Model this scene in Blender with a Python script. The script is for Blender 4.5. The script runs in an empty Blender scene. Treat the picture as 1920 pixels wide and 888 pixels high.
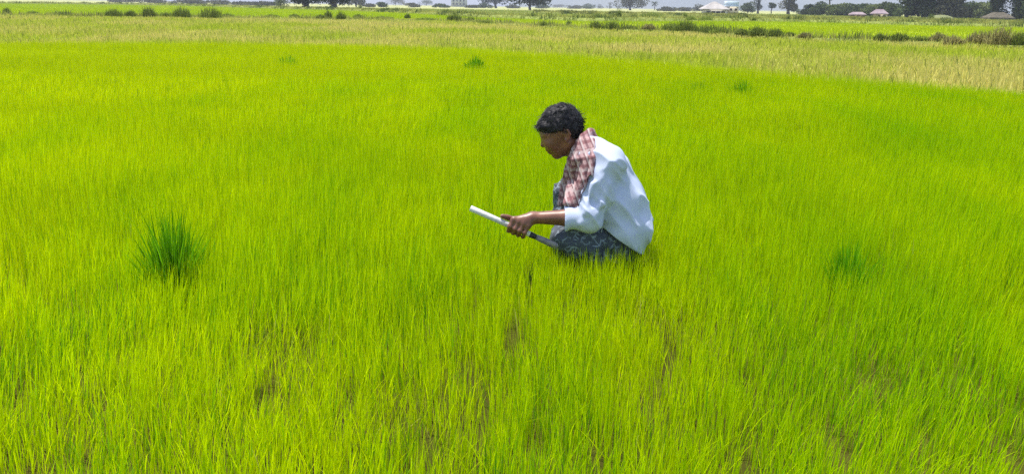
import bpy, math, random
import numpy as np
from mathutils import Matrix, Vector

# ------------------------------------------------------------------ camera, light, exposure
scene = bpy.context.scene
COL = scene.collection
rng = np.random.default_rng(7)
random.seed(7)

F_PX = 1600.0                      # focal length in pixels of a 1920 wide frame
H_CAM = 1.09
HORIZON_Y = 12.0
ROLL = math.radians(0.9)
PITCH = math.atan((444 - HORIZON_Y) / F_PX)
_F = np.array([0, math.cos(PITCH), -math.sin(PITCH)])
_R0 = np.array([1.0, 0, 0])
_U0 = np.array([0, math.sin(PITCH), math.cos(PITCH)])
_R = math.cos(ROLL) * _R0 + math.sin(ROLL) * _U0
_U = -math.sin(ROLL) * _R0 + math.cos(ROLL) * _U0
cam_d = bpy.data.cameras.new('camera')
cam_d.sensor_width = 36.0
cam_d.lens = 36.0 * F_PX / 1920.0
cam_d.clip_start = 0.05
cam_d.clip_end = 20000
cam = bpy.data.objects.new('camera', cam_d)
COL.objects.link(cam)
m = Matrix.Identity(4)
for i in range(3):
    m[i][0], m[i][1], m[i][2] = _R[i], _U[i], -_F[i]
m[2][3] = H_CAM
cam.matrix_world = m
scene.camera = cam

SUN_DIR = Vector((-0.19, 0.13, 0.95)).normalized()      # towards the sun
SUN_EL = math.asin(SUN_DIR.z)
SUN_AZ = math.atan2(SUN_DIR.x, SUN_DIR.y)
world = bpy.data.worlds.new('World')
scene.world = world
world.use_nodes = True
nt = world.node_tree
nt.nodes.clear()
sky = nt.nodes.new('ShaderNodeTexSky')
sky.sky_type = 'NISHITA'
sky.sun_disc = False
sky.sun_elevation = SUN_EL
sky.sun_rotation = SUN_AZ
sky.dust_density = 2.0
bg = nt.nodes.new('ShaderNodeBackground')
bg.inputs['Strength'].default_value = 0.15
wo = nt.nodes.new('ShaderNodeOutputWorld')
nt.links.new(sky.outputs[0], bg.inputs[0])
nt.links.new(bg.outputs[0], wo.inputs[0])

sun_d = bpy.data.lights.new('sun', 'SUN')
sun_d.energy = 4.4
sun_d.angle = math.radians(0.5)
sun_d.color = (1.0, 0.955, 0.88)
sun = bpy.data.objects.new('sun', sun_d)
COL.objects.link(sun)
sun.rotation_euler = (-SUN_DIR).to_track_quat('-Z', 'Y').to_euler()

scene.view_settings.view_transform = 'Standard'
scene.view_settings.look = 'None'
scene.view_settings.gamma = 1
scene.view_settings.use_curve_mapping = False
scene.view_settings.exposure = 0.86
scene.cycles.max_bounces = 8
scene.cycles.diffuse_bounces = 4
scene.cycles.transmission_bounces = 4
scene.cycles.volume_bounces = 0
scene.cycles.use_denoising = False


# ------------------------------------------------------------------ helpers
def ray(px, py):
    return _F + (px - 960) / F_PX * _R - (py - 444) / F_PX * _U


def W(px, py, y):
    """photo position on the vertical plane at distance y"""
    d = ray(px, py)
    return np.array([0, 0, H_CAM]) + d * (y / d[1])


def G(px, py, z=0.0):
    """photo position on the level plane at height z"""
    d = ray(px, py)
    t = (z - H_CAM) / min(d[2], -0.0012)
    return np.array([0, 0, H_CAM]) + d * t


def link(o, parent=None):
    COL.objects.link(o)
    if parent is not None:
        o.parent = parent
    return o


def tag(o, label=None, cat=None, group=None, kind=None):
    if label: o['label'] = label
    if cat: o['category'] = cat
    if group: o['group'] = group
    if kind: o['kind'] = kind
    return o


def empty(name, loc):
    o = bpy.data.objects.new(name, None)
    o.location = [float(c) for c in loc]
    o.empty_display_size = 0.1
    return link(o)


def mesh_np(name, V, Fc, mat, parent=None, col=None, smooth=False, origin=None):
    """V (n,3); Fc (m,3) or (m,4) index array"""
    V = np.asarray(V, dtype=np.float32)
    if origin is not None:
        V = V - np.asarray(origin, dtype=np.float32)
    Fc = np.asarray(Fc, dtype=np.int32)
    me = bpy.data.meshes.new(name)
    k = Fc.shape[1]
    me.vertices.add(len(V))
    me.vertices.foreach_set('co', V.ravel())
    me.loops.add(len(Fc) * k)
    me.loops.foreach_set('vertex_index', Fc.ravel())
    me.polygons.add(len(Fc))
    me.polygons.foreach_set('loop_start', np.arange(0, len(Fc) * k, k, dtype=np.int32))
    if smooth:
        me.polygons.foreach_set('use_smooth', np.ones(len(Fc), dtype=bool))
    me.update(calc_edges=True)
    if col is not None:
        a = me.color_attributes.new('tint', 'FLOAT_COLOR', 'POINT')
        c4 = np.ones((len(V), 4), dtype=np.float32)
        c4[:, :3] = col
        a.data.foreach_set('color', c4.ravel())
    me.materials.append(mat)
    o = bpy.data.objects.new(name, me)
    if origin is not None and parent is None:
        o.location = [float(c) for c in origin]
    return link(o, parent)


# value noise ----------------------------------------------------------------
_L2 = rng.random((64, 64)).astype(np.float32)
_L3 = rng.random((32, 32, 32)).astype(np.float32)


def n2(x, y):
    xi = np.floor(x).astype(int); yi = np.floor(y).astype(int)
    fx = x - xi; fy = y - yi
    fx = fx * fx * (3 - 2 * fx); fy = fy * fy * (3 - 2 * fy)
    a = _L2[xi % 64, yi % 64]; b = _L2[(xi + 1) % 64, yi % 64]
    c = _L2[xi % 64, (yi + 1) % 64]; d = _L2[(xi + 1) % 64, (yi + 1) % 64]
    return (a * (1 - fx) + b * fx) * (1 - fy) + (c * (1 - fx) + d * fx) * fy


def fbm2(x, y, o=3):
    s = 0; a = 1; t = 0
    for i in range(o):
        s = s + a * n2(x + 17.3 * i, y + 9.1 * i); t += a
        a *= 0.55; x = x * 2.03; y = y * 2.03
    return s / t


def n3(p):
    i = np.floor(p).astype(int); f = p - i
    f = f * f * (3 - 2 * f)
    r = 0
    for dx in (0, 1):
        for dy in (0, 1):
            for dz in (0, 1):
                w = (f[..., 0] if dx else 1 - f[..., 0]) * (f[..., 1] if dy else 1 - f[..., 1]) * (f[..., 2] if dz else 1 - f[..., 2])
                r = r + w * _L3[(i[..., 0] + dx) % 32, (i[..., 1] + dy) % 32, (i[..., 2] + dz) % 32]
    return r


# materials -------------------------------------------------------------------
def new_mat(name):
    mt = bpy.data.materials.new(name)
    mt.use_nodes = True
    t = mt.node_tree
    t.nodes.clear()
    out = t.nodes.new('ShaderNodeOutputMaterial')
    return mt, t, out


def N(t, kind, **kw):
    n = t.nodes.new(kind)
    for k, v in kw.items():
        if k in n.inputs:
            n.inputs[k].default_value = v
        else:
            setattr(n, k, v)
    return n


def mat_leaf(name, transl=0.4, gloss=0.03, rough=0.5):
    """blades and leaves: each blade carries its own tint"""
    mt, t, out = new_mat(name)
    at = N(t, 'ShaderNodeAttribute', attribute_name='tint')
    df = N(t, 'ShaderNodeBsdfDiffuse')
    tr = N(t, 'ShaderNodeBsdfTranslucent')
    gl = N(t, 'ShaderNodeBsdfGlossy', Roughness=rough)
    mx = N(t, 'ShaderNodeMixShader'); mx.inputs[0].default_value = transl
    m2 = N(t, 'ShaderNodeMixShader'); m2.inputs[0].default_value = gloss
    t.links.new(at.outputs['Color'], df.inputs['Color'])
    t.links.new(at.outputs['Color'], tr.inputs['Color'])
    t.links.new(df.outputs[0], mx.inputs[1]); t.links.new(tr.outputs[0], mx.inputs[2])
    t.links.new(mx.outputs[0], m2.inputs[1]); t.links.new(gl.outputs[0], m2.inputs[2])
    t.links.new(m2.outputs[0], out.inputs['Surface'])
    return mt


def mat_noise(name, c1, c2, scale=5.0, rough=0.9, bump=0.3, bscale=None, detail=6.0, spec=0.3, pos=(0.35, 0.65), dist=0.02):
    mt, t, out = new_mat(name)
    tc = N(t, 'ShaderNodeTexCoord')
    no = N(t, 'ShaderNodeTexNoise', Scale=scale, Detail=detail)
    rp = N(t, 'ShaderNodeValToRGB')
    rp.color_ramp.elements[0].position = pos[0]; rp.color_ramp.elements[1].position = pos[1]
    rp.color_ramp.elements[0].color = (*c1, 1); rp.color_ramp.elements[1].color = (*c2, 1)
    bs = N(t, 'ShaderNodeBsdfPrincipled', Roughness=rough)
    bs.inputs['Specular IOR Level'].default_value = spec
    t.links.new(tc.outputs['Object'], no.inputs['Vector'])
    t.links.new(no.outputs['Fac'], rp.inputs[0])
    t.links.new(rp.outputs[0], bs.inputs['Base Color'])
    if bump:
        nb = N(t, 'ShaderNodeTexNoise', Scale=bscale or scale * 4, Detail=4.0)
        bp = N(t, 'ShaderNodeBump', Strength=bump, Distance=dist)
        t.links.new(tc.outputs['Object'], nb.inputs['Vector'])
        t.links.new(nb.outputs['Fac'], bp.inputs['Height'])
        t.links.new(bp.outputs[0], bs.inputs['Normal'])
    t.links.new(bs.outputs[0], out.inputs['Surface'])
    return mt


M_rice = mat_leaf('rice_blade', 0.50, 0.0)
M_weed = mat_leaf('weed_blade', 0.32, 0.0)
M_leaf = mat_leaf('tree_leaf', 0.22, 0.0)
M_tuft = mat_leaf('tuft_blade', 0.40, 0.0)
M_mud = mat_noise('mud', (0.030, 0.032, 0.006), (0.065, 0.064, 0.012), 1.2, 1.0, 0.6, 9, spec=0.0)
M_fallow = mat_noise('fallow_soil', (0.30, 0.34, 0.05), (0.46, 0.41, 0.15), 0.5, 1, 0.5, 6)
M_paddy = mat_noise('paddy_cover', (0.28, 0.37, 0.004), (0.35, 0.40, 0.01), 0.12, 1, 0.4, 4)
M_meadow = mat_noise('meadow_cover', (0.20, 0.23, 0.06), (0.36, 0.35, 0.14), 0.08, 1, 0.4, 3)
M_bark = mat_noise('bark', (0.05, 0.04, 0.035), (0.13, 0.11, 0.09), 6, 0.95, 0.6)
M_bank = mat_noise('bank_soil', (0.10, 0.14, 0.015), (0.20, 0.23, 0.05), 1.5, 1, 0.6)


# blades ------------------------------------------------------------------------
def blade_arrays(P, h, w, face, lean, col, seg=2):
    """P (n,3) bases, h, w (n), face (n) angle, lean (n,2) horizontal travel of the tip, col (n,3)"""
    n = len(P)
    side = np.stack([np.cos(face), np.sin(face), np.zeros(n)], 1)
    lv = {1: [(0, 1.0)], 2: [(0, 0.8), (0.55, 1.0)], 3: [(0, 0.7), (0.38, 1.0), (0.74, 0.72)]}[seg]
    rows = []
    for tt, ww in lv:
        c = P + np.stack([lean[:, 0] * tt ** 1.8, lean[:, 1] * tt ** 1.8, h * tt], 1)
        s = side * (w * ww * 0.5)[:, None]
        rows += [c - s, c + s]
    rows.append(P + np.stack([lean[:, 0], lean[:, 1], h], 1))
    k = len(rows)
    V = np.stack(rows, 1).reshape(-1, 3)
    base = (np.arange(n) * k)[:, None]
    tris = []
    for s in range(len(lv) - 1):
        a = 2 * s
        tris += [[a, a + 1, a + 3], [a, a + 3, a + 2]]
    a = 2 * (len(lv) - 1)
    tris.append([a, a + 1, a + 2])
    T = np.concatenate([base + np.array(q)[None, :] for q in tris], 0)
    return V, T, np.repeat(col, k, 0)


def merge(parts):
    V = []; T = []; C = []; o = 0
    for v, t, c in parts:
        V.append(v); T.append(t + o); C.append(c); o += len(v)
    return np.concatenate(V), np.concatenate(T), np.concatenate(C)


def mixc(a, b, f):
    a = np.asarray(a, dtype=float); b = np.asarray(b, dtype=float)
    return a * (1 - f[:, None]) + b * f[:, None]


# ------------------------------------------------------------------ ground and fields
def edge(pts, z=0.0):
    """field edge drawn through ground points; returns distance as a function of bearing x/y"""
    g = [G(a, b, z) for a, b in pts]
    u = np.array([p[0] / p[1] for p in g]); y = np.array([p[1] for p in g])
    return lambda q: np.interp(q, u, y)


E1 = edge([(-300, 77), (0, 77), (500, 78), (700, 82), (900, 90), (1100, 102), (1300, 120), (1500, 138), (1700, 152), (1920, 170), (2300, 200)], 0.17)
E2 = edge([(-300, 31), (0, 32), (300, 37), (600, 41), (850, 45), (1100, 61), (1300, 67), (1500, 82), (1700, 88), (1920, 97), (2300, 106)])
E3 = edge([(-300, 5), (0, 8), (300, 11), (500, 17), (650, 21), (750, 24), (900, 34), (1100, 42), (1300, 41), (1500, 43), (1700, 49), (1920, 54), (2300, 62)])

S = 6000.0
ground = mesh_np('ground', [(-S, -40, 0), (S, -40, 0), (S, 5000, 0), (-S, 5000, 0)], [[0, 1, 2, 3]],
                 mat_noise('far_ground', (0.17, 0.19, 0.06), (0.30, 0.28, 0.13), 0.02, 1, 0.0))
tag(ground, 'flat farmland reaching to the horizon', kind='structure')


def strip(name, ea, eb, z, mat, label, na=90, umax=1.3):
    u = np.linspace(-umax, umax, na)
    a = ea(u); b = eb(u)
    nb = 8
    V = []
    for k in range(nb + 1):
        y = a * (1 - k / nb) + b * k / nb
        V.append(np.stack([u * y, y, np.full(na, z)], 1))
    V = np.concatenate(V)
    q = []
    for k in range(nb):
        for i in range(na - 1):
            q.append([k * na + i, k * na + i + 1, (k + 1) * na + i + 1, (k + 1) * na + i])
    o = mesh_np(name, V, q, mat)
    return tag(o, label, kind='structure')


strip('seedbed_soil', lambda u: np.full_like(u, 0.3), E1, 0.006, M_mud, 'dark wet mud of the seedling field')
strip('fallow_field', E1, E2, 0.010, M_fallow, 'fallow strip with pale dry weeds beyond the seedlings')
strip('paddy_field', E2, E3, 0.014, M_paddy, 'bright green paddy beyond the shrub line')
strip('meadow', E3, lambda u: np.full_like(u, 900.0), 0.018, M_meadow, 'rough pale pasture in front of the trees')


def bank(name, pts, width, height, label, z0=0.02):
    g = [G(a, b) for a, b in pts]
    c = []
    for i in range(len(g) - 1):
        for t in np.linspace(0, 1, 14, endpoint=False):
            c.append(g[i] * (1 - t) + g[i + 1] * t)
    c.append(g[-1]); c = np.array(c)
    d = np.gradient(c, axis=0); d /= np.linalg.norm(d, axis=1)[:, None]
    nrm = np.stack([-d[:, 1], d[:, 0], 0 * d[:, 0]], 1)
    prof = [(-1, 0), (-0.55, 0.75), (-0.15, 1), (0.25, 0.95), (0.6, 0.7), (1, 0)]
    V = []
    for j, (s, hh) in enumerate(prof):
        wob = 0.75 + 0.5 * n2(c[:, 0] * 0.3 + j * 3, c[:, 1] * 0.3)
        p = c + nrm * (s * width * 0.5)
        p[:, 2] = z0 - 0.1 * (hh == 0) + hh * height * wob
        V.append(p)
    V = np.concatenate(V); n = len(c); q = []
    for j in range(len(prof) - 1):
        for i in range(n - 1):
            q.append([j * n + i, j * n + i + 1, (j + 1) * n + i + 1, (j + 1) * n + i])
    o = mesh_np(name, V, q, M_bank, smooth=True)
    tag(o, label, kind='structure')
    # rough grass growing on the bank
    ext = float(np.linalg.norm(np.diff(c, axis=0), axis=1).sum())
    nb = int(min(40000, ext * 240))
    ii = rng.random(nb) * (len(c) - 1.001); i0 = ii.astype(int); fr = (ii - i0)[:, None]
    sl = np.linalg.norm(np.diff(c, axis=0), axis=1)[i0]
    kp = rng.random(nb) < sl / sl.max() + .12
    i0, fr = i0[kp], fr[kp]; nb = len(i0)
    s_ = rng.uniform(-1.15, 1.15, nb)
    p = c[i0] * (1 - fr) + c[i0 + 1] * fr + nrm[i0] * (s_ * width * .5)[:, None]
    p[:, 2] = z0 + height * 1.15 * np.interp(s_, [-1, -.55, -.15, .25, .6, 1], [0, .75, 1, .95, .7, 0]) - .02
    f = fbm2(p[:, 0] * .7, p[:, 1] * .7, 2)
    cc = mixc((.38, .38, .09), (.09, .13, .025), np.clip(f * 3 - 1.45 + rng.normal(0, .25, nb), 0, 1))
    wq = .0012 * p[:, 1].clip(14, 120)
    V, T, C = blade_arrays(p, .32 * (.1 + 1.3 * f) * rng.uniform(.5, 1.3, nb), wq * rng.uniform(.6, 1.4, nb), rng.uniform(0, 3.14, nb), rng.normal(0, .07, (nb, 2)), cc, 1)
    gr = mesh_np('bank_grass', V, T, M_weed, col=C)
    tag(gr, 'rough grass on the ' + label, 'grass', kind='stuff')
    return o


bank('field_bank', [(-100, 33), (300, 37), (600, 41), (850, 44), (1100, 60), (1300, 66), (1500, 81), (1700, 87), (1920, 96), (2100, 101)], 1.6, 0.15, 'low earth bank carrying the shrubs along the fallow strip')
bank('field_bank', [(-100, 7), (300, 10), (500, 17), (650, 21), (750, 25), (900, 34), (1100, 42), (1300, 41), (1500, 43), (1700, 49), (1920, 54), (2100, 58)], 2.0, 0.30, 'low earth bank at the far edge of the bright paddy')
bank('field_bank', [(1400, 36), (1560, 38), (1700, 42), (1920, 47), (2050, 50)], 2.5, 0.30, 'low grassy bank crossing the rough pasture at right')
bank('field_bank', [(1000, 27), (1200, 30), (1400, 33)], 3.0, 0.35, 'low grassy bank in the middle of the rough pasture')


# ------------------------------------------------------------------ person: implicit surfaces
YP = 3.45                       # distance of the body's middle


def S3(px, py, dy=0.0):
    return W(px, py, YP + dy)


class Field3:
    def __init__(self, lo, hi, res):
        self.lo = np.array(lo, dtype=float); self.res = res
        self.n = np.ceil((np.array(hi) - self.lo) / res).astype(int) + 1
        self.D = np.full(self.n, 0.5, dtype=np.float32)
        self.ax = [self.lo[i] + np.arange(self.n[i]) * res for i in range(3)]

    def _box(self, lo, hi):
        a = np.clip(np.floor((np.array(lo) - self.lo) / self.res).astype(int), 0, self.n)
        b = np.clip(np.ceil((np.array(hi) - self.lo) / self.res).astype(int) + 1, 0, self.n)
        sl = tuple(slice(a[i], b[i]) for i in range(3))
        P = np.stack(np.meshgrid(self.ax[0][sl[0]], self.ax[1][sl[1]], self.ax[2][sl[2]], indexing='ij'), -1)
        return sl, P

    def _join(self, sl, d, k):
        D = self.D[sl]
        h = np.clip(0.5 + 0.5 * (D - d) / k, 0, 1)
        self.D[sl] = D * (1 - h) + d * h - k * h * (1 - h)

    def cone(self, a, b, ra, rb, k=0.02):
        a = np.asarray(a); b = np.asarray(b); r = max(ra, rb) + 2.5 * k + 0.02
        sl, P = self._box(np.minimum(a, b) - r, np.maximum(a, b) + r)
        if P.size == 0: return
        ab = b - a; L = max(float(ab @ ab), 1e-9)
        t = np.clip(((P - a) @ ab) / L, 0, 1)
        d = np.linalg.norm(P - a - t[..., None] * ab, axis=-1) - (ra + (rb - ra) * t)
        self._join(sl, d, k)

    def chain(self, pts, rs, k=0.02):
        for i in range(len(pts) - 1):
            self.cone(pts[i], pts[i + 1], rs[i], rs[i + 1], k)

    def ell(self, c, rad, tilt=0.0, k=0.02):
        """ellipsoid, rad = (along forward, along y, along up), tilt in degrees of a nod towards -x"""
        c = np.asarray(c); r = max(rad) + 2.5 * k + 0.02
        sl, P = self._box(c - r, c + r)
        if P.size == 0: return
        q = P - c; ct, st = math.cos(math.radians(tilt)), math.sin(math.radians(tilt))
        f = np.array([-ct, 0, -st]); u = np.array([-st, 0, ct])
        q = np.stack([q @ f, q[..., 1], q @ u], -1) / np.array(rad)
        k0 = np.linalg.norm(q, axis=-1) + 1e-6
        k1 = np.linalg.norm(q / np.array(rad), axis=-1) + 1e-6
        self._join(sl, k0 * (k0 - 1) / k1, k)

    def cut(self, p, nrm, k=0.004):
        """keep the side the normal points away from"""
        nrm = np.asarray(nrm, dtype=float); nrm /= np.linalg.norm(nrm)
        P = np.stack(np.meshgrid(*self.ax, indexing='ij'), -1)
        d = (P - np.asarray(p)) @ nrm
        self.D = np.maximum(self.D, d.astype(np.float32))

    def displace(self, fn, band=0.05):
        idx = np.nonzero(np.abs(self.D) < band)
        P = np.stack([self.ax[i][idx[i]] for i in range(3)], -1)
        self.D[idx] -= fn(P).astype(np.float32)

    def surface(self):
        D = self.D; ins = D < 0
        n = self.n
        c = [ins[dx:n[0] - 1 + dx, dy:n[1] - 1 + dy, dz:n[2] - 1 + dz] for dx in (0, 1) for dy in (0, 1) for dz in (0, 1)]
        cnt = sum(x.astype(np.int8) for x in c)
        act = (cnt > 0) & (cnt < 8)
        ix = np.stack(np.nonzero(act), -1)
        vid = np.full(act.shape, -1, dtype=np.int32)
        vid[act] = np.arange(len(ix))
        acc = np.zeros((len(ix), 3)); w = np.zeros(len(ix))
        corners = [(dx, dy, dz) for dx in (0, 1) for dy in (0, 1) for dz in (0, 1)]
        for i, a in enumerate(corners):
            for b in corners[i + 1:]:
                if sum(abs(a[k] - b[k]) for k in range(3)) != 1: continue
                da = D[ix[:, 0] + a[0], ix[:, 1] + a[1], ix[:, 2] + a[2]]
                db = D[ix[:, 0] + b[0], ix[:, 1] + b[1], ix[:, 2] + b[2]]
                cr = (da < 0) != (db < 0)
                t = np.where(cr, da / np.where(cr, da - db, 1), 0)
                p = np.array(a)[None] + t[:, None] * (np.array(b) - np.array(a))[None]
                acc[cr] += p[cr]; w[cr] += 1
        V = self.lo + (ix + acc / w[:, None]) * self.res
        quads = []
        for axis in range(3):
            o1, o2 = [(1, 2), (2, 0), (0, 1)][axis]
            s0 = [slice(None)] * 3; s1 = [slice(None)] * 3
            s0[axis] = slice(0, -1); s1[axis] = slice(1, None)
            A = ins[tuple(s0)]; B = ins[tuple(s1)]
            ch = A != B
            e = np.stack(np.nonzero(ch), -1)
            ok = (e[:, o1] > 0) & (e[:, o2] > 0) & (e[:, o1] < n[o1] - 1) & (e[:, o2] < n[o2] - 1)
            e = e[ok]
            flip = A[e[:, 0], e[:, 1], e[:, 2]]
            d1 = np.zeros(3, int); d1[o1] = 1
            d2 = np.zeros(3, int); d2[o2] = 1
            g = lambda q: vid[q[:, 0], q[:, 1], q[:, 2]]
            q = np.stack([g(e - d1 - d2), g(e - d2), g(e), g(e - d1)], -1)
            q[~flip] = q[~flip][:, ::-1]
            quads.append(q)
        Q = np.concatenate(quads)
        Q = Q[(Q >= 0).all(1)]
        return V, Q


def cloth_folds(amp, k1, k2, thr=0.0):
    """long soft creases; k1/k2 are anisotropic frequency rows"""
    A = np.array(k1); B = np.array(k2)

    def fn(P):
        a = n3(P @ A.T + 5.1); b = n3(P @ B.T + 11.7)
        r1 = 1 - np.abs(2 * a - 1); r2 = 1 - np.abs(2 * b - 1)
        return amp * (r1 ** 2.0 * 0.7 + r2 ** 2.0 * 0.5 - 0.45)
    return fn



# joints
sh_n, el_n, wr_n = S3(1139, 304, -.165), S3(1100, 408, -.215), S3(1000, 408, -.215)
sh_f, el_f, wr_f = S3(1118, 300, .165), S3(1100, 385, .25), S3(1078, 395, .27)
hip_n, kn_n, an_n = S3(1164, 455, -.075), S3(1064, 447, -.15), S3(1135, 560, -.11)
hip_f, kn_f, an_f = S3(1162, 452, .075), S3(1064, 364, .12), S3(1072, 585, .10)
an_n[2] = 0.065; an_f[2] = 0.075
rod_a, rod_b = S3(882, 390, -.20), S3(1046, 462, -.24)
rod_d = (rod_b - rod_a) / np.linalg.norm(rod_b - rod_a)
rod_len = float(np.linalg.norm(rod_b - rod_a))

# ---- body (skin), one continuous mesh
bd = Field3((-0.10, YP - 0.45, -0.01), (0.68, YP + 0.40, 1.0), 0.004)
# head
bd.ell(S3(1052, 240), (.080, .070, .074), 30, .02)
bd.ell(S3(1044, 259), (.062, .060, .076), 34, .02)
bd.cone(S3(1050, 274), S3(1047, 286), .040, .022, .018)
for s in (-1, 1):
    bd.cone(S3(1066, 268, s * .05), S3(1050, 284, s * .022), .016, .014, .018)        # jaw line
    bd.ell(S3(1033, 270, s * .034), (.022, .022, .024), 34, .02)                       # cheek
    bd.cone(S3(1020, 256, s * .012), S3(1025, 252, s * .045), .009, .008, .012)        # brow
    bd.ell(S3(1063, 251, s * .071), (.015, .007, .028), 15, .006)                      # ear
    bd.cone(S3(1064, 243, s * .078), S3(1069, 252, s * .078), .005, .005, .004)
    bd.cone(S3(1060, 262, s * .073), S3(1062, 266, s * .072), .006, .005, .005)
bd.cone(S3(1019, 261), S3(1017.5, 272), .007, .0095, .006)                            # nose
for s in (-1, 1):
    bd.cone(S3(1025, 273.5, s * .009), S3(1027, 274, s * .011), .0065, .006, .005)
bd.cone(S3(1026, 281, -.018), S3(1026, 281, .018), .0065, .0065, .006)                  # lips
bd.cone(S3(1030.5, 286, -.016), S3(1030.5, 286, .016), .007, .007, .006)
bd.cone(S3(1043, 291, -.006), S3(1043, 291, .006), .015, .015, .012)
# neck, torso, hips
bd.cone(S3(1070, 262), S3(1100, 296), .052, .056, .02)
for dy in (-.07, 0, .07):
    bd.chain([S3(1112, 305, dy), S3(1134, 335, dy), S3(1152, 385, dy), S3(1158, 435, dy * .8)], [.07, .085, .080, .070], .03)
for a, e, w_, s in ((sh_n, el_n, wr_n, -1), (sh_f, el_f, wr_f, 1)):
    bd.cone(S3(1112, 303, s * .06), a, .06, .05, .03)
    bd.chain([a, e], [.047, .036], .012)
    mid = e * .65 + w_ * .35
    bd.chain([e, mid, w_], [.034, .033, .0225], .012)
for h_, k_, a_ in ((hip_n, kn_n, an_n), (hip_f, kn_f, an_f)):
    bd.chain([h_, k_], [.066, .05], .02)
    calf = k_ * .65 + a_ * .35
    bd.chain([k_, calf, a_], [.045, .046, .03], .015)
    toe = a_ + np.array([-.15, -.01, -.065]); heel = a_ + np.array([.035, 0, -.06])
    bd.cone(a_, heel, .03, .028, .015)
    bd.cone(a_ + np.array([0, 0, -.03]), toe, .034, .02, .015)
    for j in range(5):
        o_ = np.array([0, (j - 2) * .017, 0])
        bd.cone(toe + o_ + np.array([.03, 0, 0]), toe + o_ + np.array([-.035 + abs(j - 1) * .006, 0, -.004]), .009, .008, .005)


def gripping_hand(F, wrist, cen, axis, rr, thumb_dir):
    """fist closed round an axis; fingers go over the near side and under"""
    axis = axis / np.linalg.norm(axis)
    near = np.array([0, -1.0, 0]); near -= axis * (near @ axis); near /= np.linalg.norm(near)
    up = np.cross(axis, near); up /= np.linalg.norm(up)
    if up[2] < 0: up = -up

    def around(t, deg, r):
        a = math.radians(deg)
        return cen + axis * t + (up * math.cos(a) + near * math.sin(a)) * r
    R_ = rr + .0095
    kn = []
    lens = [1.0, 1.08, 1.04, .9]
    rads = [.0095, .0098, .0094, .0083]
    for j in range(4):
        t = -.032 + j * .0205
        k0 = around(t, 28, R_ + .014)
        kn.append(k0)
        p1 = around(t - .002, 85, R_ + .006 * lens[j])
        p2 = around(t - .001, 150, R_)
        p3 = around(t + .002, 205 + 12 * lens[j], R_)
        F.chain([k0, p1, p2, p3], [rads[j] + .001, rads[j], rads[j] - .0008, rads[j] - .0017], .0035)
    for j in range(4):                                  # metacarpals
        F.cone(wrist * .8 + kn[j] * .2 + up * .004, kn[j], .015, .0115, .010)
    F.cone(wrist, wrist * .5 + (kn[1] + kn[2]) * .25, .021, .020, .015)
    tb = wrist * .62 + around(-.02, -30, R_ + .01) * .38
    t1 = around(-.030, -45, R_ + .010); t2 = around(-.060, -20, R_ + .003); t3 = around(-.078, 5, R_ + .0005)
    F.chain([tb, t1, t2, t3], [.017, .0125, .0105, .009], .005)


hand_c = S3(972, 429.5, -.222)
tt = float((hand_c - rod_a) @ rod_d)
hand_c = rod_a + rod_d * tt
gripping_hand(bd, wr_n, hand_c, rod_d, .0125, -1)
# far hand lying over the raised knee
kc = kn_f + np.array([0, .02, -.005])
pal = S3(1070, 392, .24)
bd.cone(wr_f, pal, .022, .021, .012)
for j in range(4):
    o_ = np.array([0.0, -.012, 0.018]) * (j - 1.5)
    b0 = pal + o_ + np.array([-.012, 0, 0])
    b1 = b0 + np.array([-.030, -.006, .004]); b2 = b1 + np.array([-.018, -.016, -.010]); b3 = b2 + np.array([-.006, -.014, -.012])
    bd.chain([b0, b1, b2, b3], [.010, .0095, .0085, .0075], .003)
bd.chain([pal + np.array([.01, 0, -.02]), pal + np.array([-.02, -.012, -.04]), pal + np.array([-.042, -.02, -.042])], [.013, .0105, .009], .004)
bd.cut((0, 0, .006), (0, 0, -1))
Vb, Qb = bd.surface()


def mat_skin():
    mt, t, out = new_mat('skin')
    tc = N(t, 'ShaderNodeTexCoord')
    no = N(t, 'ShaderNodeTexNoise', Scale=22.0, Detail=5.0)
    rp = N(t, 'ShaderNodeValToRGB')
    rp.color_ramp.elements[0].color = (.125, .050, .029, 1); rp.color_ramp.elements[1].color = (.22, .092, .054, 1)
    rp.color_ramp.elements[0].position = .3; rp.color_ramp.elements[1].position = .7
    bs = N(t, 'ShaderNodeBsdfPrincipled', Roughness=.42)
    bs.inputs['Subsurface Weight'].default_value = .08
    bs.inputs['Subsurface Radius'].default_value = (.01, .004, .002)
    bs.inputs['Subsurface Scale'].default_value = 1.0
    t.links.new(tc.outputs['Object'], no.inputs['Vector']); t.links.new(no.outputs[0], rp.inputs[0])
    t.links.new(rp.outputs[0], bs.inputs['Base Color']); t.links.new(bs.outputs[0], out.inputs[0])
    return mt


M_skin = mat_skin()
ORG = np.array([S3(1130, 500)[0], YP, 0.0])
person = mesh_np('person', Vb, Qb, M_skin, smooth=True, origin=ORG)
tag(person, 'man in pale blue shirt squatting among the rice seedlings, head bowed, holding a white tool', 'person')


def wear(name, F, mat, label=None):
    V, Q = F.surface()
    o = mesh_np(name, V, Q, mat, parent=person, smooth=True, origin=ORG)
    if label: o['label'] = label
    return o, V, Q


# ---- eyes and brows
def ball(name, c, r, mat, parent, origin, sy=1.0, flat=1.0):
    V = []; Q = []
    nu, nv = 16, 10
    for j in range(nv + 1):
        th = math.pi * j / nv
        for i in range(nu):
            ph = 2 * math.pi * i / nu
            V.append((c[0] + r * math.sin(th) * math.cos(ph), c[1] + r * sy * math.sin(th) * math.sin(ph), c[2] + r * flat * math.cos(th)))
    for j in range(nv):
        for i in range(nu):
            Q.append([j * nu + i, (j + 1) * nu + i, (j + 1) * nu + (i + 1) % nu, j * nu + (i + 1) % nu])
    return mesh_np(name, V, Q, mat, parent=parent, smooth=True, origin=origin)


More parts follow.
